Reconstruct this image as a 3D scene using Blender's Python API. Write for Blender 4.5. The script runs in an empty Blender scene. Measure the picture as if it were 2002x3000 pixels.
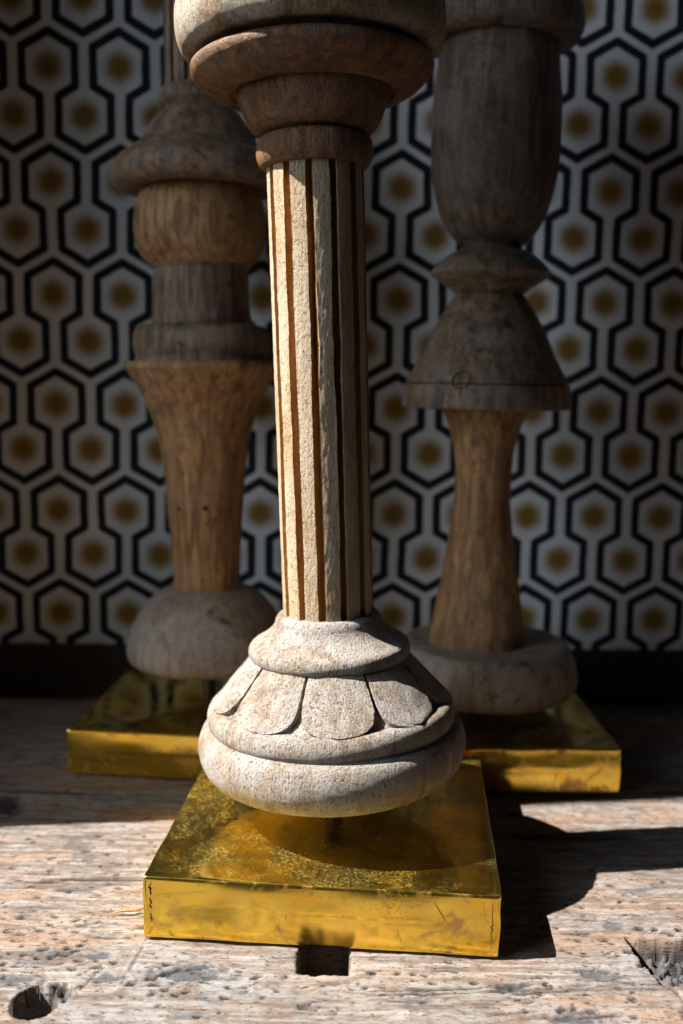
import bpy, math, random
import numpy as np
from mathutils import Vector, Matrix

sc = bpy.context.scene
# ------------------------------------------------------------------ camera
cam_d = bpy.data.cameras.new('camera'); cam = bpy.data.objects.new('camera', cam_d)
sc.collection.objects.link(cam); sc.camera = cam
PIT, ROL, HC = 0.13805, 0.01497, 0.22293
Fv = Vector((0, math.cos(PIT), -math.sin(PIT))); Rv = Vector((1, 0, 0)); Uv = Rv.cross(Fv)
R2 = Rv * math.cos(ROL) + Uv * math.sin(ROL); U2 = Uv * math.cos(ROL) - Rv * math.sin(ROL)
M = Matrix((R2, U2, -Fv)).transposed().to_4x4(); M.translation = Vector((0, 0, HC))
cam.matrix_world = M
cam_d.sensor_fit = 'VERTICAL'; cam_d.sensor_height = 36.0; cam_d.sensor_width = 24.0
cam_d.lens = 2253.05 / 2350 * 36.0
cam_d.clip_start = 0.01; cam_d.clip_end = 50
cam_d.dof.use_dof = True; cam_d.dof.focus_distance = 0.388; cam_d.dof.aperture_fstop = 6.5
cam_d.dof.aperture_blades = 9
# ------------------------------------------------------------------ world (dim interior air)
w = bpy.data.worlds.new('World'); sc.world = w; w.use_nodes = True
bg = w.node_tree.nodes['Background']; bg.inputs[0].default_value = (0.62, 0.78, 1.0, 1); bg.inputs[1].default_value = 0.004
# ------------------------------------------------------------------ lamps
AZ, EL = math.radians(7.0), math.radians(48.8)
to_sun = Vector((-math.cos(AZ) * math.cos(EL), -math.sin(AZ) * math.cos(EL), math.sin(EL)))
ld = bpy.data.lights.new('sunbeam_lamp', 'SPOT'); lo = bpy.data.objects.new('sunbeam_lamp', ld); sc.collection.objects.link(lo)
DIST = 9.0
lo.location = Vector((0, .45, .1)) + to_sun * DIST
lo.rotation_euler = (-to_sun).to_track_quat('-Z', 'Y').to_euler()
ld.energy = 14.6 * 4 * math.pi * DIST ** 2; ld.shadow_soft_size = 0.036; ld.spot_size = math.radians(16); ld.spot_blend = .1
ld.color = (1.0, .965, .91)
ad = bpy.data.lights.new('window_skylight', 'AREA'); ao = bpy.data.objects.new('window_skylight', ad); sc.collection.objects.link(ao)
ad.shape = 'RECTANGLE'; ad.size = .5; ad.size_y = .9; ad.energy = 6.6; ad.color = (.76, .88, 1.0)
ao.location = (-.98, -.16, .62)
ao.rotation_euler = (Vector((-.02, .55, .18)) - ao.location).to_track_quat('-Z', 'Y').to_euler()
# ------------------------------------------------------------------ view
sc.view_settings.view_transform = 'Standard'; sc.view_settings.look = 'None'
sc.view_settings.exposure = 0; sc.view_settings.gamma = 1; sc.view_settings.use_curve_mapping = False
sc.render.engine = 'CYCLES'
sc.cycles.use_denoising = True; sc.cycles.max_bounces = 8; sc.cycles.diffuse_bounces = 2; sc.cycles.glossy_bounces = 5
sc.cycles.sample_clamp_indirect = 12.0; sc.cycles.caustics_reflective = True; sc.cycles.blur_glossy = .7

# ================================================================== node helpers
class G:
    def __init__(s, name):
        s.m = bpy.data.materials.new(name); s.m.use_nodes = True
        s.t = s.m.node_tree; s.t.nodes.clear()
        s.out = s.t.nodes.new('ShaderNodeOutputMaterial')
    def n(s, typ, **kw):
        nd = s.t.nodes.new(typ)
        for k, v in kw.items(): setattr(nd, k, v)
        return nd
    def put(s, sock, v):
        if hasattr(v, 'is_output'): s.t.links.new(v, sock)
        elif v is not None:
            try: sock.default_value = v
            except Exception: sock.default_value = tuple(v) + (1,)
    def math(s, op, a, b=None, c=None, clamp=False):
        nd = s.n('ShaderNodeMath', operation=op, use_clamp=clamp)
        for i, v in enumerate((a, b, c)):
            if v is not None: s.put(nd.inputs[i], v)
        return nd.outputs[0]
    def add(s, a, b): return s.math('ADD', a, b)
    def sub(s, a, b): return s.math('SUBTRACT', a, b)
    def mul(s, a, b): return s.math('MULTIPLY', a, b)
    def mn(s, a, b): return s.math('MINIMUM', a, b)
    def mx(s, a, b): return s.math('MAXIMUM', a, b)
    def coord(s): return s.n('ShaderNodeTexCoord').outputs['Object']
    def mapping(s, v, scale=(1, 1, 1), rot=(0, 0, 0), loc=(0, 0, 0)):
        nd = s.n('ShaderNodeMapping'); s.put(nd.inputs[0], v)
        nd.inputs['Scale'].default_value = scale; nd.inputs['Rotation'].default_value = rot; nd.inputs['Location'].default_value = loc
        return nd.outputs[0]
    def noise(s, v, scale, detail=4, rough=.55, dist=0.0, out=0):
        nd = s.n('ShaderNodeTexNoise'); s.put(nd.inputs['Vector'], v); nd.inputs['Scale'].default_value = scale
        nd.inputs['Detail'].default_value = detail; nd.inputs['Roughness'].default_value = rough; nd.inputs['Distortion'].default_value = dist
        return nd.outputs[out]
    def voro(s, v, scale, feature='F1', rnd=1.0):
        nd = s.n('ShaderNodeTexVoronoi', feature=feature); s.put(nd.inputs['Vector'], v); nd.inputs['Scale'].default_value = scale
        nd.inputs['Randomness'].default_value = rnd
        return nd.outputs['Distance']
    def ss(s, v, a, b, lo=0., hi=1.):
        nd = s.n('ShaderNodeMapRange', interpolation_type='SMOOTHSTEP'); s.put(nd.inputs[0], v)
        nd.inputs[1].default_value = a; nd.inputs[2].default_value = b; nd.inputs[3].default_value = lo; nd.inputs[4].default_value = hi
        return nd.outputs[0]
    def mix(s, f, a, b, mode='MIX'):
        nd = s.n('ShaderNodeMix', data_type='RGBA', blend_type=mode); s.put(nd.inputs[0], f)
        for i, v in ((6, a), (7, b)):
            if hasattr(v, 'is_output'): s.t.links.new(v, nd.inputs[i])
            else: nd.inputs[i].default_value = tuple(v) + (1,)
        return nd.outputs[2]
    def bump(s, h, dist, strength=1.0, prev=None):
        nd = s.n('ShaderNodeBump'); s.put(nd.inputs['Height'], h); nd.inputs['Distance'].default_value = dist
        nd.inputs['Strength'].default_value = strength
        if prev is not None: s.put(nd.inputs['Normal'], prev)
        return nd.outputs[0]
    def bsdf(s, col, rough=.6, metal=0., nrm=None, spec=None):
        nd = s.n('ShaderNodeBsdfPrincipled')
        if hasattr(col, 'is_output'): s.t.links.new(col, nd.inputs['Base Color'])
        else: nd.inputs['Base Color'].default_value = tuple(col) + (1,)
        s.put(nd.inputs['Roughness'], rough); s.put(nd.inputs['Metallic'], metal)
        if nrm is not None: s.put(nd.inputs['Normal'], nrm)
        if spec is not None: s.put(nd.inputs['Specular IOR Level'], spec)
        return nd.outputs[0]
    def done(s, sh): s.t.links.new(sh, s.out.inputs[0]); return s.m

# ================================================================== materials
def wood_material(name, light, dark, grey, grey_amt, pore_bump, seed, ring=0.25, spots=.3, contrast=1.0, pit_dark=.35, gloss=0.):
    g = G(name); c = g.mapping(g.coord(), loc=(seed * .37, seed * .61, seed * .23))
    cg = g.mapping(c, scale=(1, 1, .09))
    warp = g.noise(c, 22, 3, .5)
    gr = g.noise(cg, 230, 6, .62, .6)                      # long grain
    gr2 = g.noise(g.mapping(c, scale=(1, 1, .045)), 900, 3, .6)   # fibres
    patch = g.noise(c, 30, 4, .6, .8)
    turn = g.noise(g.mapping(c, scale=(.05, .05, 1)), 700, 3, .6)  # lathe marks
    col = g.mix(g.ss(gr, .5 - .2 / contrast, .5 + .2 / contrast), dark, light)
    col = g.mix(g.ss(gr2, .36, .60, .0, .42), col, dark)
    col = g.mix(g.mul(g.ss(patch, .42, .62), grey_amt), col, grey)
    col = g.mix(g.mul(g.ss(turn, .52, .7), ring), col, dark)
    bl = g.noise(c, 55, 5, .7, 1.2)
    col = g.mix(g.mul(g.ss(bl, .56, .72), spots), col, tuple(v * .28 for v in dark))
    pores = g.noise(g.mapping(c, scale=(1, 1, .3)), 2300, 2, .5)
    pm = g.mul(g.ss(pores, .60, .70), g.ss(g.noise(c, 140, 3, .6), .40, .60))
    col = g.mix(g.mul(pm, .6), col, tuple(v * .35 for v in dark))
    pits = g.noise(c, 1500, 4, .75)
    pits2 = g.noise(g.mapping(c, scale=(1, 1, .6)), 900, 4, .75)
    dk = g.ss(pits2, .44, .30)
    col = g.mix(g.mul(dk, pit_dark), col, tuple(v * .4 for v in dark))
    h = g.sub(g.add(g.add(g.mul(pits, .8), g.mul(pits2, 1.6)), g.mul(gr2, .6)), g.add(g.mul(pm, .9), g.mul(dk, .5)))
    nb = g.bump(h, pore_bump, 1.0)
    nb = g.bump(g.noise(c, 70, 3, .5), .0008, .5, nb)
    rg = g.ss(patch, .3, .7, .55 - .22 * gloss, .8 - .3 * gloss)
    return g.done(g.bsdf(col, rg, 0, nb, .28 + .3 * gloss))

M_PALE = wood_material('pale_weathered_wood', (.46, .39, .33), (.25, .185, .13), (.43, .41, .395), .55, .00065, 1, .12, .5, 1.2, .95)
M_FLUTE = wood_material('fluted_pale_wood', (.57, .455, .315), (.40, .265, .14), (.55, .48, .39), .35, .00042, 7, .04, .3, 1., .9)
M_GROOVE = wood_material('brown_flute_wood', (.60, .34, .125), (.36, .175, .05), (.52, .34, .17), .25, .0004, 17, .04, .4, 1., .5)
M_CAP = wood_material('capital_wood', (.31, .145, .046), (.10, .038, .010), (.31, .20, .112), .2, .0004, 3, .45, .9, 1.4, .5, .9)
M_ABACUS = wood_material('pale_capital_wood', (.40, .305, .195), (.19, .11, .05), (.52, .48, .42), .45, .0004, 12, .25, .7, 1.3, .9)
M_FOOTG = wood_material('pale_grey_foot_wood', (.47, .35, .245), (.17, .11, .07), (.42, .37, .335), .45, .0003, 14, .08, 1., 1., .4, .7)
M_GREYW = wood_material('grey_brown_wood', (.34, .215, .122), (.08, .044, .022), (.33, .27, .23), .42, .0003, 4, .30, 1., 1.5, .5, .8)
M_BROWN = wood_material('warm_brown_wood', (.56, .31, .118), (.18, .078, .023), (.38, .25, .145), .3, .0003, 5, .15, 1., 1.4, .5, .8)
M_DKURN = wood_material('dark_urn_wood', (.185, .118, .070), (.045, .027, .016), (.22, .178, .152), .42, .0003, 6, .15, 1., 1.5, .5, .8)

def plain(name, col, rough=.7, metal=0.0, nscale=300., amt=.35, bump=.0001):
    g = G(name); c = g.coord(); n = g.noise(c, nscale, 4, .6)
    cc = g.mix(g.ss(n, .3, .7), tuple(v * (1 - amt) for v in col), tuple(min(1, v * (1 + amt)) for v in col))
    return g.done(g.bsdf(cc, rough, metal, g.bump(n, bump)))
M_FELT = plain('black_felt', (.008, .008, .008), .95)
M_ROD = plain('dark_rod', (.06, .028, .016), .5)
M_PLASTER = plain('dark_plaster', (.16, .15, .14), .9, 0, 60, .2, .0006)

def brass_material(name, seed, top):
    g = G(name); c = g.mapping(g.coord(), loc=(seed * .71, seed * .33, seed * .17))
    big = g.noise(c, 26, 5, .62, 1.0)
    mid = g.noise(g.mapping(c, scale=(.7, 1, 1), rot=(0, 0, .5)), 1300, 4, .8, .2)
    cl = g.noise(c, 30, 6, .66, .7)                          # clouds of wear
    col = g.mix(g.ss(big, .34, .66), (.92, .555, .055), (.93, .64, .11))
    tar = g.ss(g.noise(c, 42, 5, .7, 1.5), .53, .66)
    spot = g.ss(g.noise(g.mapping(c, loc=(5, 5, 5)), 170, 3, .6, .6), .69, .75)
    h = g.add(g.mul(g.noise(c, 16, 2, .5), 1.0), g.mul(g.noise(c, 60, 2, .5), .10))
    if top:
        sc_ = None
        for k, a in enumerate((.35, 1.15, -.6, 2.2, 1.75)):
            s1 = g.noise(g.mapping(g.mapping(c, rot=(0, 0, a), loc=(k, k * 2, 0)), scale=(1, .12, 1)), 2900, 2, .5)
            s1 = g.ss(s1, .60, .70)
            sc_ = s1 if sc_ is None else g.mx(sc_, s1)
        wear = g.math('MULTIPLY', 1.0, g.math('ADD', g.mul(g.ss(mid, .51, .66), g.ss(cl, .46, .66)), g.mul(sc_, g.ss(cl, .40, .62, .03, .9)), clamp=True))
        olive = g.ss(g.noise(g.mapping(c, loc=(3, 1, 2)), 30, 4, .6), .42, .6)
        col = g.mix(g.mul(olive, .6), col, (.36, .37, .13))  # olive-dark patches put dark reflections into the brass colour
        col = g.mix(g.mul(tar, .35), col, (.36, .22, .07))
        col = g.mix(g.mul(g.mul(g.ss(mid, .5, .36), g.ss(cl, .5, .38)), .55), col, (.13, .125, .05))
        r = g.add(g.ss(big, .3, .7, .045, .10), g.mul(wear, .28))
        met = g.sub(.99, g.mul(wear, .30))
        nb = g.bump(h, .00018, 1.0)
        nb = g.bump(wear, .00002, 1.0, nb)
    else:
        br = g.noise(g.mapping(c, scale=(.05, .05, 1)), 420, 3, .6)
        wear = g.mul(g.ss(mid, .5, .7), g.ss(cl, .5, .64))
        smear = g.ss(g.noise(g.mapping(c, scale=(.35, .35, 1), loc=(2, 7, 1)), 75, 5, .7, 1.), .5, .68)
        col = g.mix(g.mul(smear, .35), col, (.47, .40, .08))
        col = g.mix(g.mul(tar, .75), col, (.40, .19, .08))
        met = g.sub(.97, g.mul(tar, .25))
        r = g.add(g.ss(big, .3, .7, .13, .21), g.add(g.mul(wear, .20), g.add(g.mul(tar, .16), g.mul(smear, .08))))
        nb = g.bump(h, .0006, 1.0)
        nb = g.bump(g.add(g.mul(wear, .4), g.mul(br, .3)), .00004, 1.0, nb)
    col = g.mix(g.mul(spot, .8), col, (.09, .04, .018))
    return g.done(g.bsdf(col, r, met, nb))
M_BRASS = [(brass_material('old_brass_side_' + n, s, False), brass_material('old_brass_top_' + n, s, True)) for n, s in (('front', 1), ('right', 2), ('left', 5))]

def wallpaper_material(P, V, D, ox, oz):
    g = G('hexagon_wallpaper'); c = g.coord()
    sx = g.n('ShaderNodeSeparateXYZ'); g.put(sx.inputs[0], c); X, Z = sx.outputs[0], sx.outputs[2]
    wn = g.n('ShaderNodeTexNoise'); g.put(wn.inputs['Vector'], c); wn.inputs['Scale'].default_value = 28; wn.inputs['Detail'].default_value = 2
    ws = g.n('ShaderNodeSeparateColor'); g.put(ws.inputs[0], wn.outputs['Color'])
    x = g.add(g.mul(g.sub(X, ox), 1 / P), g.mul(g.sub(ws.outputs[0], .5), .05)); y = g.add(g.mul(g.sub(Z, oz), 1 / P), g.mul(g.sub(ws.outputs[1], .5), .05))
    v, d = V / P, D / P
    fx = g.math('PINGPONG', x, .5)                        # fold to 0 .. .5
    y = g.sub(g.math('FLOORED_MODULO', g.add(y, 1.1), v), 1.1)
    wa, sh, pk = .370, .262, .475
    pts = [(0, pk), (wa, sh), (wa, -sh), (.5 - wa, -d + sh), (.5 - wa, -d - sh), (.5, -d - pk)]
    segs = [(pts[i], pts[i + 1]) for i in range(5)]
    segs.append(((0, pk - v), (wa, sh - v))); segs.append(((.5 - wa, -d - sh + v), (.5, -d - pk + v)))
    best = None
    for (ax, ay), (bx, by) in segs:
        ex, ey = bx - ax, by - ay; l2 = ex * ex + ey * ey
        px, py = g.sub(fx, ax), g.sub(y, ay)
        h = g.math('ADD', g.mul(px, ex / l2), g.mul(py, ey / l2), clamp=True)
        qx, qy = g.sub(px, g.mul(h, ex)), g.sub(py, g.mul(h, ey))
        q = g.math('SQRT', g.add(g.mul(qx, qx), g.mul(qy, qy)))
        best = q if best is None else g.mn(best, q)
    line = g.ss(best, .054, .069, 1, 0)
    def dot(cx, cy):
        px = g.math('ABSOLUTE', g.sub(fx, cx)); py = g.math('ABSOLUTE', g.sub(y, cy))
        hx = g.mx(px, g.add(g.mul(px, .5), g.mul(py, .866)))
        rr = g.math('SQRT', g.add(g.mul(px, px), g.mul(py, py)))
        return g.add(g.mul(hx, .45), g.mul(rr, .55))
    dd = g.mn(g.mn(dot(0, 0), dot(.5, -d)), g.mn(dot(0, -v), dot(.5, -d + v)))
    fine = g.noise(c, 900, 3, .6); low = g.noise(c, 9, 3, .5)
    paper = g.mix(g.ss(low, .3, .7), (.66, .685, .71), (.74, .76, .78))
    gold = g.mix(g.ss(dd, .05, .16), (.22, .125, .018), (.29, .18, .05))
    col = g.mix(g.ss(dd, .105, .290, 1, 0), paper, gold)
    col = g.mix(line, col, (.007, .008, .013))
    col = g.mix(g.ss(fine, .35, .75, 0, .14), col, (.2, .2, .2))
    return g.done(g.bsdf(col, .75, 0, g.bump(fine, .00012), .2))

def table_material():
    g = G('weathered_bench_wood'); c = g.coord()
    ca = g.mapping(c, scale=(.07, 1, 1), rot=(0, 0, .03))
    cb = g.mapping(c, scale=(.16, 1, 1), rot=(0, 0, .03))
    gr = g.noise(ca, 330, 6, .65, .5); fib = g.noise(ca, 1500, 3, .6)
    p1 = g.noise(cb, 26, 5, .65, .9); p2 = g.noise(g.mapping(c, scale=(.3, 1, 1), loc=(2, 3, 0)), 34, 5, .7, .8)
    p3 = g.noise(g.mapping(c, scale=(.35, 1, 1), loc=(7, 1, 0)), 60, 5, .7, .6)
    col = g.mix(g.ss(gr, .3, .68), (.105, .080, .065), (.30, .266, .240))
    col = g.mix(g.ss(p1, .48, .62, 0, .75), col, (.265, .168, .113))
    col = g.mix(g.ss(p2, .50, .64, 0, .70), col, (.245, .237, .231))
    col = g.mix(g.ss(p3, .55, .66, 0, .75), col, (.075, .082, .092))
    col = g.mix(g.ss(fib, .54, .66, 0, .5), col, (.062, .045, .034))
    sp = g.noise(g.mapping(c, scale=(.28, 1, 1), loc=(1, 9, 0)), 900, 4, .65)
    col = g.mix(g.ss(sp, .62, .68, 0, .9), col, (.022, .019, .019))
    wp = g.noise(g.mapping(c, scale=(.6, 1, 1), loc=(4, 4, 0)), 260, 4, .7)
    col = g.mix(g.ss(wp, .66, .74, 0, .6), col, (.33, .32, .31))
    m1 = g.noise(g.mapping(c, scale=(.55, 1, 1), loc=(9, 2, 0)), 150, 6, .75, .5)
    col = g.mix(g.ss(m1, .48, .62, 0, .7), col, (.12, .078, .056))
    m2 = g.noise(g.mapping(c, scale=(.6, 1, 1), loc=(5, 8, 0)), 420, 5, .75)
    col = g.mix(g.ss(m2, .56, .65, 0, .85), col, (.055, .042, .036))
    at = g.n('ShaderNodeAttribute', attribute_name='dirt_shade').outputs['Fac']
    col = g.mix(g.math('MULTIPLY', at, .92, clamp=True), col, (.012, .010, .009))  # real dirt in pits and cracks, plus painted shade inside the dog holes
    at2 = g.n('ShaderNodeAttribute', attribute_name='stain').outputs['Fac']
    col = g.mix(g.mul(at2, .8), col, (.052, .056, .064))
    h = g.add(g.add(g.mul(gr, .9), g.mul(fib, .6)), g.sub(g.mul(g.noise(c, 1200, 3, .7), .4), g.ss(sp, .62, .68, 0, 1.3)))
    return g.done(g.bsdf(col, .82, 0, g.bump(h, .00042), .25))
M_TABLE = table_material()

# ================================================================== mesh helpers
def tag(o, label=None, cat=None, group=None, kind=None):
    for k, v in (('label', label), ('category', cat), ('group', group), ('kind', kind)):
        if v: o[k] = v
    return o
def obj(name, verts, faces, mat, parent=None, smooth=True, sharp=None):
    me = bpy.data.meshes.new(name); me.from_pydata(verts if isinstance(verts, list) else [tuple(v) for v in verts], [], faces); me.update()
    if smooth:
        me.polygons.foreach_set('use_smooth', [True] * len(me.polygons))
        if sharp: me.set_sharp_from_angle(angle=math.radians(sharp))
    me.materials.append(mat)
    o = bpy.data.objects.new(name, me); sc.collection.objects.link(o)
    if parent: o.parent = parent
    return o
def hashn(ix, iy, seed):
    n = (ix.astype(np.int64) * 374761393 + iy.astype(np.int64) * 668265263 + seed * 1274126177) & 0x7fffffff
    n = ((n ^ (n >> 13)) * 1274126177) & 0x7fffffff
    return ((n ^ (n >> 16)) & 0xffff) / 65535.0
def vn(x, y, seed=0):
    ix, iy = np.floor(x), np.floor(y); fx, fy = x - ix, y - iy
    fx = fx * fx * (3 - 2 * fx); fy = fy * fy * (3 - 2 * fy)
    a, b = hashn(ix, iy, seed), hashn(ix + 1, iy, seed); c, d = hashn(ix, iy + 1, seed), hashn(ix + 1, iy + 1, seed)
    return (a * (1 - fx) + b * fx) * (1 - fy) + (c * (1 - fx) + d * fx) * fy
def fbm(x, y, seed=0, o=4, g=.5):
    t = 0; a = 1; s = 0
    for k in range(o):
        t = t + a * vn(x * 2 ** k, y * 2 ** k, seed + k * 17); s += a; a *= g
    return t / s
def sst(a, b, v):
    t = np.clip((v - a) / (b - a), 0, 1); return t * t * (3 - 2 * t)
def chaikin(p, it=2):
    p = [tuple(q) for q in p]
    for _ in range(it):
        q = [p[0]]
        for a, b in zip(p[:-1], p[1:]):
            q.append((a[0] * .75 + b[0] * .25, a[1] * .75 + b[1] * .25)); q.append((a[0] * .25 + b[0] * .75, a[1] * .25 + b[1] * .75))
        q.append(p[-1]); p = q
    return p
def densify(p, step):
    out = [p[0]]
    for a, b in zip(p[:-1], p[1:]):
        n = max(1, int(math.ceil(math.hypot(b[0] - a[0], b[1] - a[1]) / step)))
        for k in range(1, n + 1): out.append((a[0] + (b[0] - a[0]) * k / n, a[1] + (b[1] - a[1]) * k / n))
    return out
def lathe(name, prof, mat, parent, n=128, smooth_it=2, wob=.00018, seed=0, step=.0012, sharp=38, cx=0.):
    """prof: list of sections, each a list of (r, z) smoothed on its own, joined by crisp edges"""
    if not isinstance(prof[0], list): prof = [prof]
    P = []
    for s in prof:
        q = densify(chaikin(s, smooth_it) if smooth_it else s, step)
        if P and abs(P[-1][0] - q[0][0]) + abs(P[-1][1] - q[0][1]) < 1e-7: q = q[1:]
        P += q
    r = np.array([a for a, b in P]); z = np.array([b for a, b in P])
    th = np.arange(n) * 2 * math.pi / n
    R, T = np.meshgrid(r, th, indexing='ij'); Z = np.repeat(z[:, None], n, 1)
    if wob:
        nz = fbm(np.cos(T) * 3 + seed * 3.1 + Z * 60, np.sin(T) * 3 + Z * 75, seed, 3) - .5
        nz2 = fbm(np.cos(T) * 14 + seed + Z * 300, np.sin(T) * 14 + Z * 260, seed + 5, 2) - .5
        R = R + (nz * 2.6 * wob + nz2 * wob) * np.clip(R / .02, 0, 1)
    V = np.stack([cx + R * np.cos(T), R * np.sin(T), Z], -1).reshape(-1, 3)
    m = len(P); F = []
    for i in range(m - 1):
        a, b = i * n, (i + 1) * n
        for j in range(n):
            k = (j + 1) % n; F.append((a + j, b + j, b + k, a + k))
    if r[0] > 1e-4: F.append(tuple(range(n)))
    if r[-1] > 1e-4: F.append(tuple((m - 1) * n + j for j in reversed(range(n))))
    return obj(name, V, F, mat, parent, True, sharp)
def box(name, lo_, hi_, mat, parent=None, bev=.0):
    x0, y0, z0 = lo_; x1, y1, z1 = hi_
    V = [(x0, y0, z0), (x1, y0, z0), (x1, y1, z0), (x0, y1, z0), (x0, y0, z1), (x1, y0, z1), (x1, y1, z1), (x0, y1, z1)]
    F = [(0, 3, 2, 1), (4, 5, 6, 7), (0, 1, 5, 4), (1, 2, 6, 5), (2, 3, 7, 6), (3, 0, 4, 7)]
    o = obj(name, V, F, mat, parent, False)
    if bev:
        md = o.modifiers.new('bevel', 'BEVEL'); md.width = bev; md.segments = 2
    return o
def plinth(name, size, h, z0, mat, parent, bulge=.00034, rad=.0009, seed=0):
    """folded sheet brass block: rounded edges and faintly bulging faces"""
    hx = size / 2; hz = h / 2; V = []; F = []; idx = {}
    def line(hl):
        k = np.array([-1, -.985, -.94, -.88, -.8, -.7, -.6, -.5, -.4, -.3, -.2, -.1, 0, .1, .2, .3, .4, .5, .6, .7, .8, .88, .94, .985, 1.])
        return [-hl, -hl + rad * .5] + list(k[1:-1] * (hl - rad)) + [hl - rad * .5, hl]
    Lx, Lz = line(hx), line(hz)
    rs = np.random.RandomState(seed)
    def vert(p):
        key = tuple(round(a, 7) for a in p)
        if key in idx: return idx[key]
        q = [max(-(H - rad), min(H - rad, a)) for a, H in zip(p, (hx, hx, hz))]
        d = Vector(p) - Vector(q)
        v = Vector(q) + (d.normalized() * rad if d.length > 1e-9 else Vector((0, 0, 0)))
        u = [a / H for a, H in zip(p, (hx, hx, hz))]
        for ax in range(3):
            if abs(u[ax]) > .999:
                o1, o2 = [u[k] for k in range(3) if k != ax]
                b = bulge * (1 - o1 * o1) * (1 - o2 * o2) * (1 if ax < 2 else .35)
                if ax < 2: b = b * (.35 + .65 * (p[2] > 0)) 
                v[ax] += math.copysign(b, u[ax])
        wv = [float(vn(np.array(p[0] * 70 + 9 * q_ + seed * 31), np.array(p[1] * 70 + p[2] * 110 + 5 * q_), 3 + q_)) - .5 for q_ in range(3)]
        idx[key] = len(V); V.append((v[0] + wv[0] * .0007, v[1] + wv[1] * .0007, v[2] + (wv[2] * .0005 if p[2] > 0 else 0) + z0 + hz)); return idx[key]
    for ax in range(3):
        A, B = [(Lx, Lz), (Lx, Lz), (Lx, Lx)][ax]
        for sgn in (-1, 1):
            for i in range(len(A) - 1):
                for j in range(len(B) - 1):
                    f = []
                    for di, dj in ((0, 0), (1, 0), (1, 1), (0, 1)):
                        a, b = A[i + di], B[j + dj]
                        H = (hx, hx, hz)[ax] * sgn
                        f.append(vert(((H, a, b), (a, H, b), (a, b, H))[ax]))
                    flip = (sgn < 0) ^ (ax == 1)
                    F.append(tuple(reversed(f)) if flip else tuple(f))
    o = obj(name, V, F, mat[0], parent, True); o.data.materials.append(mat[1])
    for pl in o.data.polygons:
        if pl.normal.z > .9: pl.material_index = 1
    return o
def empty(name, loc, rz=0.):
    o = bpy.data.objects.new(name, None); o.location = loc; o.rotation_euler = (0, 0, rz); o.empty_display_size = .02
    sc.collection.objects.link(o); return o

# ================================================================== back wall with wallpaper
S = .664 / .85728
YW = .664
wp = wallpaper_material(.05893 * S, .09269 * S, .03901 * S, -.18916 * S, HC + (.47304 - HC) * S)
wall = box('wall_back', (-.60, 0, -.02), (.60, .02, .95), wp); wall.location = (0, YW, 0); wall.rotation_euler = (0, 0, .01362)
tag(wall, 'wall papered in black outlined hexagons with gold dots', kind='structure')
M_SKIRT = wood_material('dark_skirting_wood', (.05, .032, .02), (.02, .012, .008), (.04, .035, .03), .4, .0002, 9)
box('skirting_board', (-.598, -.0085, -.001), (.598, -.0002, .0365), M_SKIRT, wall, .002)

# ================================================================== side wall: the window reveal that keeps the sun off the background
sw = box('wall_left', (-.36, .436, .0005), (-.33, YW - .02, 1.35), M_PLASTER, None, .003)
tag(sw, 'plain dark plaster window reveal left of the bench', kind='structure')

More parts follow.
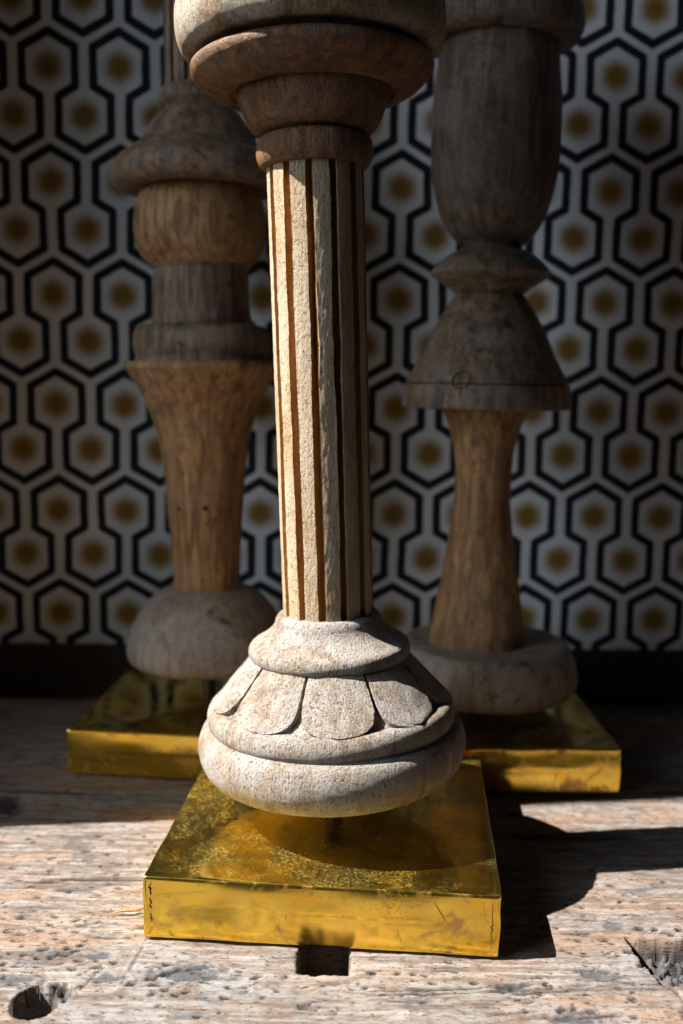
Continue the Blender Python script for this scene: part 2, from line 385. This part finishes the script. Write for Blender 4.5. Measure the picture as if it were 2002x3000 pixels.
# ================================================================== bench top
def bench():
    def axis(segs):
        out = []
        for a, b, s in segs: out += list(np.arange(a, b - s * .4, s))
        return np.array(out + [segs[-1][1]])
    xs = axis([(-.55, -.24, .004), (-.24, .24, .0008), (.24, .55, .004)])
    ys = axis([(.300, .42, .00065), (.42, .56, .0009), (.56, .672, .0016)])
    X, Y = np.meshgrid(xs, ys, indexing='ij')
    Xr = X + .03 * Y                                              # grain runs almost along x
    Yr = Y - .03 * X
    wv = (fbm(X * 9, Y * 30, 2, 3) - .5) * .012
    Z = (fbm(X * 7, Y * 16, 3, 3) - .5) * .0011
    gr = fbm(X * 26, (Yr + wv) * 620, 11, 4, .6)
    Z += (gr - .5) * .00065
    Z += (fbm(X * 110, Y * 240, 21, 4, .6) - .5) * .0011
    dirt_shade = np.zeros_like(Z); stain = np.zeros_like(Z)
    # open grain cracks
    ck = fbm(X * 22 + 5, (Yr + wv) * 420, 31, 3, .6); cm = sst(.66, .76, ck) * sst(.45, .62, fbm(X * 12, Y * 22, 33, 3))
    Z -= cm * .0011; dirt_shade = np.maximum(dirt_shade, cm * .9)
    # worm holes, pits and nicks, clustered
    rs = np.random.RandomState(8)
    def stamp(cx, cy, rx, ry, dep, ang=0., d=1., rag=.35, soft=.35):
        R = max(rx, ry) * 1.8
        i0, i1 = np.searchsorted(xs, [cx - R, cx + R]); j0, j1 = np.searchsorted(ys, [cy - R, cy + R])
        if i1 <= i0 or j1 <= j0: return
        xx, yy = X[i0:i1, j0:j1] - cx, Y[i0:i1, j0:j1] - cy
        c, s = math.cos(ang), math.sin(ang); u = (xx * c + yy * s) / rx; v = (-xx * s + yy * c) / ry
        q = np.sqrt(u * u + v * v) + (fbm(xx / max(rx, ry) * 2.2 + cx * 900, yy / max(rx, ry) * 2.2 + cy * 700, 5, 3) - .5) * 2 * rag
        m = 1 - sst(1 - soft, 1 + soft, q)
        Z[i0:i1, j0:j1] -= m * dep; dirt_shade[i0:i1, j0:j1] = np.maximum(dirt_shade[i0:i1, j0:j1], m * d)
    cl = [(-.13, .372, .035, .016, 60), (-.105, .352, .03, .012, 60), (-.12, .345, .03, .02, 40), (-.055, .335, .025, .008, 30), (.13, .385, .03, .02, 40),
          (.10, .36, .03, .02, 35), (.03, .335, .05, .012, 45), (.09, .325, .04, .01, 40), (0, .42, .15, .07, 120), (-.1, .43, .06, .03, 60), (-.05, .325, .06, .01, 40), (.15, .345, .05, .03, 30)]
    for cx, cy, sx, sy, k in cl:
        for _ in range(k // 2):
            s = rs.uniform(.4, 1) ** 2
            stamp(rs.normal(cx, sx * .6), rs.normal(cy, sy * .6), .0017 * s + .0005, .0007 * s + .0004, .0005 + .0010 * s, rs.normal(.05, .3), 1.0, .5)
    # longer splits
    for cx, cy, L_, w_, a in ((-.075, .372, .009, .0007, .15), (-.09, .364, .007, .0006, -.05), (.098, .372, .007, .0009, .08), (-.063, .341, .006, .0008, .5), (-.052, .344, .006, .0007, .2),
                              (-.14, .40, .016, .0006, .05), (-.10, .405, .014, .0007, -.02), (-.12, .425, .018, .0006, .03), (.12, .352, .004, .0012, .5), (.148, .375, .01, .0006, .1),
                              (-.15, .468, .06, .0012, -.05), (-.17, .50, .05, .0016, -.04), (.15, .455, .05, .001, .03), (-.13, .545, .05, .001, .02), (.17, .43, .03, .0006, 0.)):
        stamp(cx, cy, L_, w_, .0016, a, 1, .5, .5)
    # blue grey bruises
    for cx, cy, sx, sy in ((-.055, .340, .016, .006), (-.085, .338, .006, .003), (.10, .345, .008, .004), (.115, .378, .007, .003), (.088, .318, .014, .004), (.14, .36, .02, .006), (-.118, .336, .012, .003),
                           (.03, .327, .006, .002), (.145, .325, .01, .005), (-.045, .372, .004, .002), (-.09, .352, .006, .002), (.175, .40, .02, .005), (-.01, .322, .003, .003), (.065, .335, .006, .003)):
        q = np.sqrt(((X - cx) / sx) ** 2 + ((Y - cy) / sy) ** 2) + (fbm(X * 260, Y * 600, 44, 4, .65) - .5) * 2.2
        m = 1 - sst(.45, 1.1, q); stain[:] = np.maximum(stain, m); Z[:] -= m * .0007
    # two saw lines across the grain, left
    for (ax, ay), (bx, by), wd, dep in (((-.0735, .373), (-.0785, .334), .0005, .0006), ((-.087, .345), (-.094, .328), .0004, .0008), ((-.1, .372), (-.118, .345), .0004, .0005), ((.1215, .346), (.128, .329), .0006, .0012), ((.128, .329), (.124, .319), .0006, .001)):
        ex, ey = bx - ax, by - ay; l2 = ex * ex + ey * ey
        t = np.clip(((X - ax) * ex + (Y - ay) * ey) / l2, 0, 1)
        dd = np.hypot(X - ax - t * ex, Y - ay - t * ey) + (fbm(X * 300, Y * 300, 52, 3) - .5) * .0012
        m = 1 - sst(wd * .4, wd * 1.8, dd); Z -= m * dep; dirt_shade = np.maximum(dirt_shade, m * .55 * sst(.4, .55, fbm(X * 200, Y * 200, 54, 2)))
    # step: the strip left of the saw line lies a hair lower
    Z -= .0005 * (1 - sst(-.0775, -.0765, X - (Y - .355) * .13)) * sst(.325, .33, Y) * (1 - sst(.37, .376, Y))
    # charred knot in the shade on the left
    q = np.hypot((X + .172) / .016, (Y - .482) / .013) + (fbm(X * 140, Y * 260, 61, 4) - .5) * 1.3
    m = 1 - sst(.5, 1.1, q); Z -= m * .004 * fbm(X * 300, Y * 500, 66, 3); dirt_shade = np.maximum(dirt_shade, m * .95)
    # bench dog holes, their inner shade darkened in by colour ------------------------------------------------
    nz = (fbm(X * 420, Y * 420, 71, 3) - .5)
    # rectangular one half under the front plinth
    e = np.maximum(np.abs(X + .0043) / .0098, np.abs(Y - .3545) / .0122) + nz * .10
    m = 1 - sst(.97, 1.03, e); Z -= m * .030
    rim = (1 - sst(1.0, 1.22, e)) * (1 - m); dirt_shade = np.maximum(dirt_shade, m * .97); Z -= rim * .0008 * (vn(X * 500, Y * 500, 3))
    # round one at the left, chipped on its right rim
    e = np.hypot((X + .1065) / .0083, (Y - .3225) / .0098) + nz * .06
    m = 1 - sst(.96, 1.04, e); Z -= m * .028; dirt_shade = np.maximum(dirt_shade, m * .93)
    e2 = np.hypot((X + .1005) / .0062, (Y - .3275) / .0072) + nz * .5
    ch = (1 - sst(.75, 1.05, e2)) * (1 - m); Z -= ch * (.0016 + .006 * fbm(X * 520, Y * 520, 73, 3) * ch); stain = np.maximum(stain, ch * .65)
    dirt_shade = np.maximum(dirt_shade, ch * sst(.5, .62, fbm(X * 900, Y * 900, 74, 3)) * .9)
    # broken one at the right: deep at its left wall, crumbled wood rising inside
    ang = .0
    e = np.maximum(np.maximum((.1195 + (.352 - Y) * .25 * (Y < .352) - (Y - .352) * .12 * (Y > .352)) - X, (X - .175)) / .012, np.maximum(.3385 - Y + (X - .128) * .0, Y - (.3695 - (X - .12) * .05)) / .012) + nz * .09
    m = 1 - sst(-.04, .04, e)
    ins = sst(.1225, .1300, X + (Y - .355) * .25 + nz * .004)
    crumb = fbm(X * 330, Y * 330, 81, 4, .6)
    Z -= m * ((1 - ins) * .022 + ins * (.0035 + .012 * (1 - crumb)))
    stain = np.maximum(stain, m * .9 * ins); dirt_shade = np.maximum(dirt_shade, m * ((1 - ins) * .8 + ins * sst(.46, .36, crumb) * .0 + ins * (1 - sst(.38, .52, crumb)) * .85))
    # lifted splinters by the saw line
    Z += .0009 * np.exp(-(((X + .076) / .004) ** 2 + ((Y - .3735) / .0006) ** 2))
    # rounded, chewed front edge
    Z -= sst(.304, .300, Y) * 0 + (1 - sst(.300, .3035, Y)) * (.0015 + .002 * fbm(X * 60, Y * 0 + 1, 91, 3))
    nx, ny = len(xs), len(ys)
    top = np.stack([X, Y, Z], -1).reshape(-1, 3)
    # skirts down to the underside
    I = np.arange(nx * ny).reshape(nx, ny)
    quads = np.stack([I[:-1, :-1], I[1:, :-1], I[1:, 1:], I[:-1, 1:]], -1).reshape(-1, 4)
    ring = np.concatenate([I[:, 0], I[-1, 1:], I[-2::-1, -1], I[0, -2:0:-1]])
    low = top[ring].copy(); low[:, 2] = -.07
    base = len(top); k = len(ring); nxt = np.roll(np.arange(k), -1)
    side = np.stack([ring, base + np.arange(k), base + nxt, ring[nxt]], -1)
    V = np.concatenate([top, low]); Fq = np.concatenate([quads, side])
    me = bpy.data.meshes.new('bench_top')
    me.vertices.add(len(V)); me.vertices.foreach_set('co', V.astype(np.float32).ravel())
    me.loops.add(len(Fq) * 4); me.loops.foreach_set('vertex_index', Fq.astype(np.int32).ravel())
    me.polygons.add(len(Fq)); me.polygons.foreach_set('loop_start', np.arange(len(Fq), dtype=np.int32) * 4)
    me.polygons.foreach_set('use_smooth', np.ones(len(Fq), dtype=bool))
    me.update(calc_edges=True)
    for nm, arr in (('dirt_shade', dirt_shade), ('stain', stain)):
        a = me.attributes.new(nm, 'FLOAT', 'POINT'); full = np.zeros(len(V), dtype=np.float32); full[:base] = np.clip(arr, 0, 1).ravel(); a.data.foreach_set('value', full)
    me.materials.append(M_TABLE)
    o = bpy.data.objects.new('bench_top', me); sc.collection.objects.link(o)
    return tag(o, 'weathered pale workbench top with square and round dog holes', kind='structure')
bench()

# ================================================================== balusters
HB = .02672; W0 = .14
def upper(parent_e, dx, dy, lean):
    """local frame of the turned wood relative to the thing's empty (meshes are baked into the empty's space)"""
    rz = -parent_e.rotation_euler.z
    return Matrix.Rotation(rz, 4, 'Z') @ Matrix.Translation((dx, dy, 0)) @ Matrix.Translation((0, 0, .05)) @ Matrix.Rotation(lean, 4, 'Y') @ Matrix.Translation((0, 0, -.05))
def place(o, mat):
    o.data.transform(mat); return o
def base_parts(e, brass, seed, bottom, mat):
    pl = plinth('plinth', W0, HB - .0012, .0012, brass, e, seed=seed)
    box('felt_pad', (-.0668, -.0668, .0006), (.0668, .0668, .0014), M_FELT, pl)
    place(lathe('spindle', [[(.0039, HB - .002), (.0039, bottom + .004)]], M_ROD, e, 24, 0, 0), mat)

GRP = 'turned wooden balusters on brass plinths'
# ---- front: fluted column with petal foot
eA = empty('fluted_baluster', (-.001, .42685, 0), -.07642)
tag(eA, 'pale sunlit fluted wooden baluster with carved petal foot, foremost of three', 'baluster', GRP)
mA = upper(eA, -.0013, 0, -.042)
base_parts(eA, M_BRASS[0], 1, .045, mA)
foot_prof = [[(.030, .0990), (.0338, .0985), (.0358, .0960), (.0412, .0888), (.0465, .0828), (.0496, .0800)],
             [(.0496, .0800), (.0520, .0802), (.0542, .0788), (.0556, .0755), (.0556, .0722), (.0548, .0705)],
             [(.0548, .0705), (.0545, .0701), (.0551, .0697)],
             [(.0551, .0697), (.0580, .0682), (.0598, .0640), (.0603, .0590), (.0592, .0540), (.0560, .0488), (.0500, .0455), (.0440, .0450)],
             [(.0440, .0450), (.006, .0450)]]
foot = place(lathe('foot', foot_prof, M_PALE, eA, 300, 2, .00022, 3, .0009, 40), mA)
# nine carved petals
def petal(center, k):
    rs = np.random.RandomState(40 + k)
    nt = 34; us = [-1.0] + list(np.linspace(-1, 1, 17)) + [1.0]; nu = len(us)
    ts = list(1 - (1 - np.linspace(0, .995, nt)) ** 1.6); V = []
    TT = [0, .12, .5, .85, 1]; RR = [.0336, .0360, .0432, .0500, .0524]; ZZ = [.0990, .0966, .0888, .0816, .0790]
    sk = rs.normal(0, .012); wl = rs.uniform(.955, .985)
    for it, t in enumerate(ts + [ts[-1]]):
        r0, z0 = np.interp(t, TT, RR), np.interp(t, TT, ZZ)
        hw = (.485 if t < .45 else .485 * max(0, 1 - ((t - .45) / .55) ** 2.5) ** (1 / 2.3)) * math.radians(40) * wl
        jl, jr = 1 + rs.normal(0, .008), 1 + rs.normal(0, .008)
        for iu, u in enumerate(us):
            low = iu in (0, nu - 1) or it == nt
            ph = center + sk * t + u * hw * (jl if u < 0 else jr) * (1.03 if low else 1)
            h = -.0030 if low else .0012 + .0005 * (1 - u * u) - .0004 * t + (float(vn(np.array(u * 3 + k * 9.), np.array(t * 4.), 9)) - .5) * .0006
            V.append(((r0 + h * .75) * math.cos(ph), (r0 + h * .75) * math.sin(ph), z0 + h * .65))
    F = [(i * nu + j, (i + 1) * nu + j, (i + 1) * nu + j + 1, i * nu + j + 1) for i in range(nt) for j in range(nu - 1)]
    o = obj('petal', V, F, M_PALE, foot, True, 34); o.data.transform(mA); return o
for k in range(9): petal(math.radians(-90 + 5 + 40 * k), k)
place(lathe('collar', [[(.018, .1192), (.0216, .1190), (.0232, .1172), (.0242, .1140), (.0268, .1108), (.0312, .1078), (.0342, .1062)],
                       [(.0342, .1062), (.0356, .1050), (.0362, .1025), (.0357, .1002), (.0345, .0992)], [(.0345, .0992), (.030, .0990)]], M_PALE, eA, 200, 2, .0003, 6, .0008, 42), mA)
def fluted(name, r_top, r_bot, z0, z1, nf, phase, gw, depth, mat, parent, M_, seed=0, rows=110, groove=None):
    per = 22; n = nf * per; zs = np.linspace(z0, z1, rows); V = []
    sect = 2 * math.pi / nf
    for i, z in enumerate(zs):
        r = r_bot + (r_top - r_bot) * (z - z0) / (z1 - z0)
        for f in range(nf):
            jit = .045 * (vn(np.array(z * 90. + f * 7), np.array(f * 3.3), seed + 4) - .5) + .03 * (vn(np.array(z * 700. + f * 7), np.array(f * 3.3), seed + 9) - .5)
            wj = gw * (1 + .5 * (vn(np.array(z * 25. + f * 5), np.array(f * 1.7), seed + 2) - .5))
            for k in range(per):
                # u from -0.5 to 0.5 round the flat's centre; the groove sits at the two ends
                if k < 12: u = (-.5 + wj / 2 + jit) + (1 - wj) * k / 11.
                else: u = (.5 - wj / 2 + jit) + wj * (k - 11) / 11.
                a = phase + (f + u) * sect
                if k >= 12 and k < 22:
                    q = (k - 11) / 11.; dp = depth * (math.sin(math.pi * q) ** .55)
                else:
                    q = k / 11.; dp = -.0  + r * (1 / math.cos((abs(q - .5)) * 2 * sect * .5 * (1 - wj)) - 1) * -.35
                    dp = r * (1 - math.cos(sect * .5 * (1 - wj)) / math.cos((q - .5) * sect * (1 - wj))) * .35
                rr = r - dp + (vn(np.array(a * 30), np.array(z * 500.), seed) - .5) * .00025
                V.append((rr * math.cos(a), rr * math.sin(a), z))
    F = []
    for i in range(rows - 1):
        for j in range(n):
            k = (j + 1) % n; F.append((i * n + j, i * n + k, (i + 1) * n + k, (i + 1) * n + j))
    F.append(tuple(reversed(range(n)))); F.append(tuple((rows - 1) * n + j for j in range(n)))
    o = obj(name, V, F, mat, parent, True, 32); o.data.transform(M_); o.data.materials.append(groove)
    for p_ in o.data.polygons:
        if p_.index < (rows - 1) * n and (p_.index % n) % per >= 11: p_.material_index = 1
    return o
fluted('shaft', .0204, .0200, .1172, .3105, 13, math.radians(-90 + 8), .35, .0031, M_FLUTE, eA, mA, 2, 110, M_GROOVE)
place(lathe('necking_ring', [[(.018, .3086), (.0212, .3086)], [(.0212, .3086), (.0228, .3092), (.0243, .3125), (.0245, .3160), (.0238, .3192), (.0228, .3205)], [(.0228, .3205), (.018, .3206)]], M_CAP, eA, 160, 2, .0002, 8, .0008, 42), mA)
place(lathe('capital', [[(.018, .3202), (.0205, .3203)], [(.0205, .3203), (.0206, .3214), (.0228, .3218), (.0262, .3240), (.0284, .3280), (.0300, .3322), (.0316, .3362), (.0322, .3392)],
                        [(.0322, .3392), (.0336, .3390), (.0342, .3374)], [(.0342, .3374), (.0368, .3370), (.0435, .3395), (.0486, .3440), (.0502, .3470), (.0500, .3492), (.0480, .3502)],
                        [(.0480, .3502), (.0435, .3504)], [(.0435, .3504), (.0432, .3530), (.006, .3531)]], M_CAP, eA, 240, 2, .00025, 10, .001, 42), mA)
place(lathe('abacus', [[(.006, .3524), (.0470, .3524)], [(.0470, .3524), (.0505, .3526), (.0537, .3552), (.0553, .3605), (.0555, .3670), (.0545, .3735), (.0510, .3795), (.0440, .3820)],
                        [(.0440, .3820), (.006, .3825)]], M_ABACUS, eA, 240, 2, .00035, 14, .001, 42), mA)
# ---- left: vase, bulb and flared cap
eC = empty('vase_baluster', (-.07501, .58537, 0), -.08331)
tag(eC, 'brown wooden baluster with flared vase and round bulb on the shaded left brass plinth', 'baluster', GRP)
mC = upper(eC, -.0055, 0, -.014)
base_parts(eC, M_BRASS[2], 2, .0495, mC)
place(lathe('foot', [[(.016, .0948), (.0222, .0946), (.0300, .0918), (.0365, .0858), (.0415, .0788), (.0460, .0705), (.0485, .0635), (.0492, .0565), (.0482, .0525), (.0455, .0500), (.042, .0496)], [(.042, .0496), (.006, .0495)]], M_FOOTG, eC, 128, 2, .00015, 21), mC)
place(lathe('vase', [[(.0196, .0940), (.0203, .1143), (.0222, .1391), (.0242, .1698), (.0285, .1917), (.0352, .2097), (.0428, .2222), (.0447, .2252)], [(.0447, .2252), (.0456, .2262), (.0457, .2285), (.0448, .2298)], [(.0448, .2298), (.030, .2300)]], M_BROWN, eC, 144, 1, .0003, 22), mC)
place(lathe('lower_ring', [[(.030, .2299), (.0398, .2299)], [(.0398, .2299), (.0392, .2312), (.0388, .2330), (.0397, .2355), (.0404, .2410), (.0396, .2470), (.0370, .2500), (.0310, .2512)], [(.0310, .2512), (.025, .2514)]], M_GREYW, eC, 128, 2, .0002, 23), mC)
place(lathe('neck', [[(.0288, .2510), (.0290, .2545), (.0278, .2600), (.0275, .2700), (.0272, .2825)], [(.0272, .2825), (.0285, .2835), (.0286, .2845)], [(.0286, .2845), (.020, .2846)]], M_GREYW, eC, 128, 1, .0002, 24), mC)
place(lathe('bulb', [[(.024, .2838), (.0290, .2842), (.0335, .2890), (.0366, .2955), (.0384, .3044), (.0378, .3140), (.0355, .3225), (.0320, .3280)], [(.0320, .3280), (.020, .3285)]], M_BROWN, eC, 144, 2, .0003, 25), mC)
place(lathe('cap', [[(.020, .3282), (.0340, .3275)], [(.0340, .3275), (.0430, .3262), (.0485, .3285), (.0512, .3340), (.0500, .3390), (.0460, .3440), (.0412, .3468)], [(.0412, .3468), (.0398, .3470)], [(.0398, .3470), (.0392, .3484), (.0372, .3502), (.0352, .3508)],
                    [(.0352, .3508), (.0340, .3520), (.0322, .3545), (.0290, .3605), (.0262, .3655), (.0212, .3712)], [(.0212, .3712), (.0203, .3718), (.0208, .3724)], [(.0208, .3724), (.0220, .3745), (.0222, .3775), (.0212, .3815), (.0195, .3828)], [(.0195, .3828), (.010, .3829)]], M_GREYW, eC, 144, 2, .0003, 26), mC)
fluted('shaft', .0184, .0188, .3822, .455, 13, math.radians(-90 + 2), .3, .0026, M_GREYW, eC, mC, 5, 40, M_DKURN)
# ---- right: urn, disc, bell and waisted stem
eB = empty('urn_baluster', (.0806, .5730, 0), .02594)
tag(eB, 'dark wooden baluster with tall urn over disc and bell, on the right brass plinth', 'baluster', GRP)
mB = upper(eB, .0012, -.003, .003)
mBf = upper(eB, .0062, -.003, .0)
base_parts(eB, M_BRASS[1], 3, .038, mB)
place(lathe('foot', [[(.016, .0680), (.0455, .0680)], [(.0455, .0680), (.0478, .0676), (.0498, .0655), (.0528, .0595), (.0548, .0510), (.0548, .0450), (.0525, .0405), (.0475, .0385), (.044, .0382)], [(.044, .0382), (.006, .0380)]], M_FOOTG, eB, 144, 2, .0002, 31), mBf)
place(lathe('stem', [[(.0288, .0675), (.0272, .0780), (.0254, .0884), (.0217, .1111), (.0177, .1358), (.0158, .1576), (.0166, .1770), (.0200, .1939), (.0245, .2040), (.0262, .2062)]], M_BROWN, eB, 128, 1, .0004, 32), mB)
place(lathe('bell', [[(.020, .2056), (.0468, .2056)], [(.0468, .2056), (.0480, .2062), (.0481, .2090), (.0468, .2190)], [(.0468, .2190), (.0436, .2194), (.0463, .2200)], [(.0463, .2200), (.0440, .2245), (.0412, .2294), (.0370, .2380), (.0322, .2490), (.0254, .2605), (.0195, .2690)], [(.0195, .2690), (.0185, .2698), (.012, .2700)]], M_GREYW, eB, 144, 1, .0003, 33), mB)
place(lathe('disc', [[(.012, .2694), (.0186, .2696)], [(.0186, .2696), (.0215, .2718), (.0245, .2742)], [(.0245, .2742), (.0258, .2743), (.0262, .2750)], [(.0262, .2750), (.0288, .2768)], [(.0288, .2768), (.0298, .2770), (.0303, .2778)], [(.0303, .2778), (.0330, .2798), (.0340, .2812), (.0334, .2826)],
                     [(.0334, .2826), (.0305, .2860), (.0250, .2908), (.0195, .2938), (.0165, .2950)], [(.0165, .2950), (.010, .2952)]], M_GREYW, eB, 128, 2, .0001, 34), mB)
place(lathe('urn', [[(.012, .2946), (.0164, .2948)], [(.0164, .2948), (.0180, .2975), (.0232, .3019), (.0280, .3095), (.0310, .3167), (.0347, .3313), (.0361, .3512), (.0355, .3732), (.0333, .3928), (.0326, .4030)], [(.0326, .4030), (.02, .4032)]], M_DKURN, eB, 144, 2, .0003, 35), mB)
place(lathe('cap', [[(.02, .4030), (.0375, .4030)], [(.0375, .4030), (.0425, .4050), (.0452, .4095), (.0458, .4140), (.0450, .4200), (.0420, .4290), (.036, .435)], [(.036, .435), (.006, .437)]], M_DKURN, eB, 128, 2, .0002, 36), mB)

# ---- marks on the turned wood
M_MARK = plain('dark_wood_mark', (.03, .018, .012), .8)
def tube(name, pts, rad, mat, parent, M_, sides=6, closed=False):
    P = [Vector(p) for p in pts]; n = len(P); V = []; F = []
    for i, p in enumerate(P):
        d = (P[(i + 1) % n] - P[i - 1]) if closed else (P[min(i + 1, n - 1)] - P[max(i - 1, 0)])
        d.normalize(); a = d.cross(Vector((.3, .8, .52))).normalized(); b = d.cross(a)
        r = rad if closed else rad * (.25 + .75 * math.sin(math.pi * (i + .5) / n))
        for k in range(sides):
            t = 2 * math.pi * k / sides; q = p + (a * math.cos(t) + b * math.sin(t)) * r; V.append(tuple(q))
    m = n if closed else n - 1
    for i in range(m):
        for k in range(sides):
            k2 = (k + 1) % sides; j = (i + 1) % n; F.append((i * sides + k, i * sides + k2, j * sides + k2, j * sides + k))
    o = obj(name, V, F, mat, parent); o.data.transform(M_); return o
def onsurf(prof, ang, z, off=0.):
    zs = [q[1] for q in prof]; rsr = [q[0] for q in prof]; r = float(np.interp(z, zs, rsr)) + off
    return (r * math.sin(ang), -r * math.cos(ang), z)
bell = next(o for o in eB.children if o.name.startswith('bell')); vase = next(o for o in eC.children if o.name.startswith('vase'))
pb = [(.0481, .209), (.0468, .219), (.0440, .2245), (.0412, .2294), (.0378, .238)]
tube('plug', [onsurf(pb, -.44 + .110 * math.cos(t), .2215 + .0045 * math.sin(t), -.0001) for t in np.linspace(0, 2 * math.pi, 40)[:-1]], .00042, M_MARK, bell, mB, 6, True)
pv = [(.0203, .1143), (.0222, .1391), (.0242, .1698), (.0285, .1917), (.0352, .2097), (.0428, .2222)]
rs_ = np.random.RandomState(3)
tube('crack', [onsurf(pv, -1.02 + .10 * math.sin((z - .16) * 60) * .4 + rs_.normal(0, .006), z, -.0002) for z in np.linspace(.220, .163, 34)], .00065, M_MARK, vase, mC)
tube('crack', [onsurf(pv, .3 + (z - .13) * 9 + rs_.normal(0, .01), z, -.0003) for z in np.linspace(.150, .128, 14)], .0005, M_MARK, vase, mC)
def knot(ang, z, rx, rz, prof, parent, M_):
    c = Vector(onsurf(prof, ang, z, -.0004)); nrm = Vector((math.sin(ang), -math.cos(ang), 0)); tx = Vector((math.cos(ang), math.sin(ang), 0)); V = []; F = []
    rg = np.random.RandomState(5); rr = [1 + .2 * rg.normal() for _ in range(14)]
    for j, (q, h) in enumerate(((1., 0.), (.8, .0006), (.4, .0009))):
        for k in range(14):
            t = 2 * math.pi * k / 14; p = c + tx * rx * q * rr[k] * math.cos(t) + Vector((0, 0, 1)) * rz * q * rr[k] * math.sin(t) + nrm * (h - rx * rx * (q * math.cos(t)) ** 2 / .045); V.append(tuple(p))
    for j in range(2):
        for k in range(14): F.append((j * 14 + k, j * 14 + (k + 1) % 14, (j + 1) * 14 + (k + 1) % 14, (j + 1) * 14 + k))
    F.append(tuple(28 + k for k in range(14)))
    o = obj('knot', V, F, M_MARK, parent); o.data.transform(M_); return o
knot(.12, .1455, .0022, .0021, pv, vase, mC)
knot(-.62, .1445, .0016, .0013, pv, vase, mC)
# ---- a loose sliver lying on the bench beside the front plinth
M_SLIVER = plain('orange_sliver_wood', (.34, .17, .06), .7, 0, 500, .4)
sl = [(-.0925, .3795, .0012), (-.0890, .3799, .0019), (-.0855, .3798, .0024), (-.0825, .3806, .0019), (-.0795, .3812, .0030), (-.0760, .3817, .0022)]
so = tube('wood_splinter', sl, .0006, M_SLIVER, None, Matrix.Identity(4), 5)
tag(so, 'thin orange wood splinter lying on the bench left of the front plinth', 'splinter')

# ---- split solder seam and scratches on the front plinth
plA = next(o for o in eA.children if o.name.startswith('plinth'))
M_SEAM = plain('dark_seam', (.035, .018, .01), .8)
rq = np.random.RandomState(11)
for z0_, z1_ in ((.0245, .0190), (.0180, .0135), (.0118, .0075)):
    tube('seam_crack', [(-.0668 + rq.normal(0, .0003), -.0701, z) for z in np.linspace(z0_, z1_, 9)], .0003, M_SEAM, plA, Matrix.Identity(4))
tube('seam_crack', [(.0668 + rq.normal(0, .0003), -.0701, z) for z in np.linspace(.0240, .0040, 22)], .00022, M_SEAM, plA, Matrix.Identity(4))
M_SCR = plain('bright_scratch', (.75, .55, .18), .35, 1.0)
tube('scratch', [(.0445 + t * .0052, -.0703, .0225 - t * .0085) for t in np.linspace(0, 1, 8)], .00022, M_SCR, plA, Matrix.Identity(4))
tube('scratch', [(.0300 + t * .0022, -.0703, .0105 - t * .0045 + .0008 * math.sin(t * 6)) for t in np.linspace(0, 1, 8)], .00022, M_SCR, plA, Matrix.Identity(4))
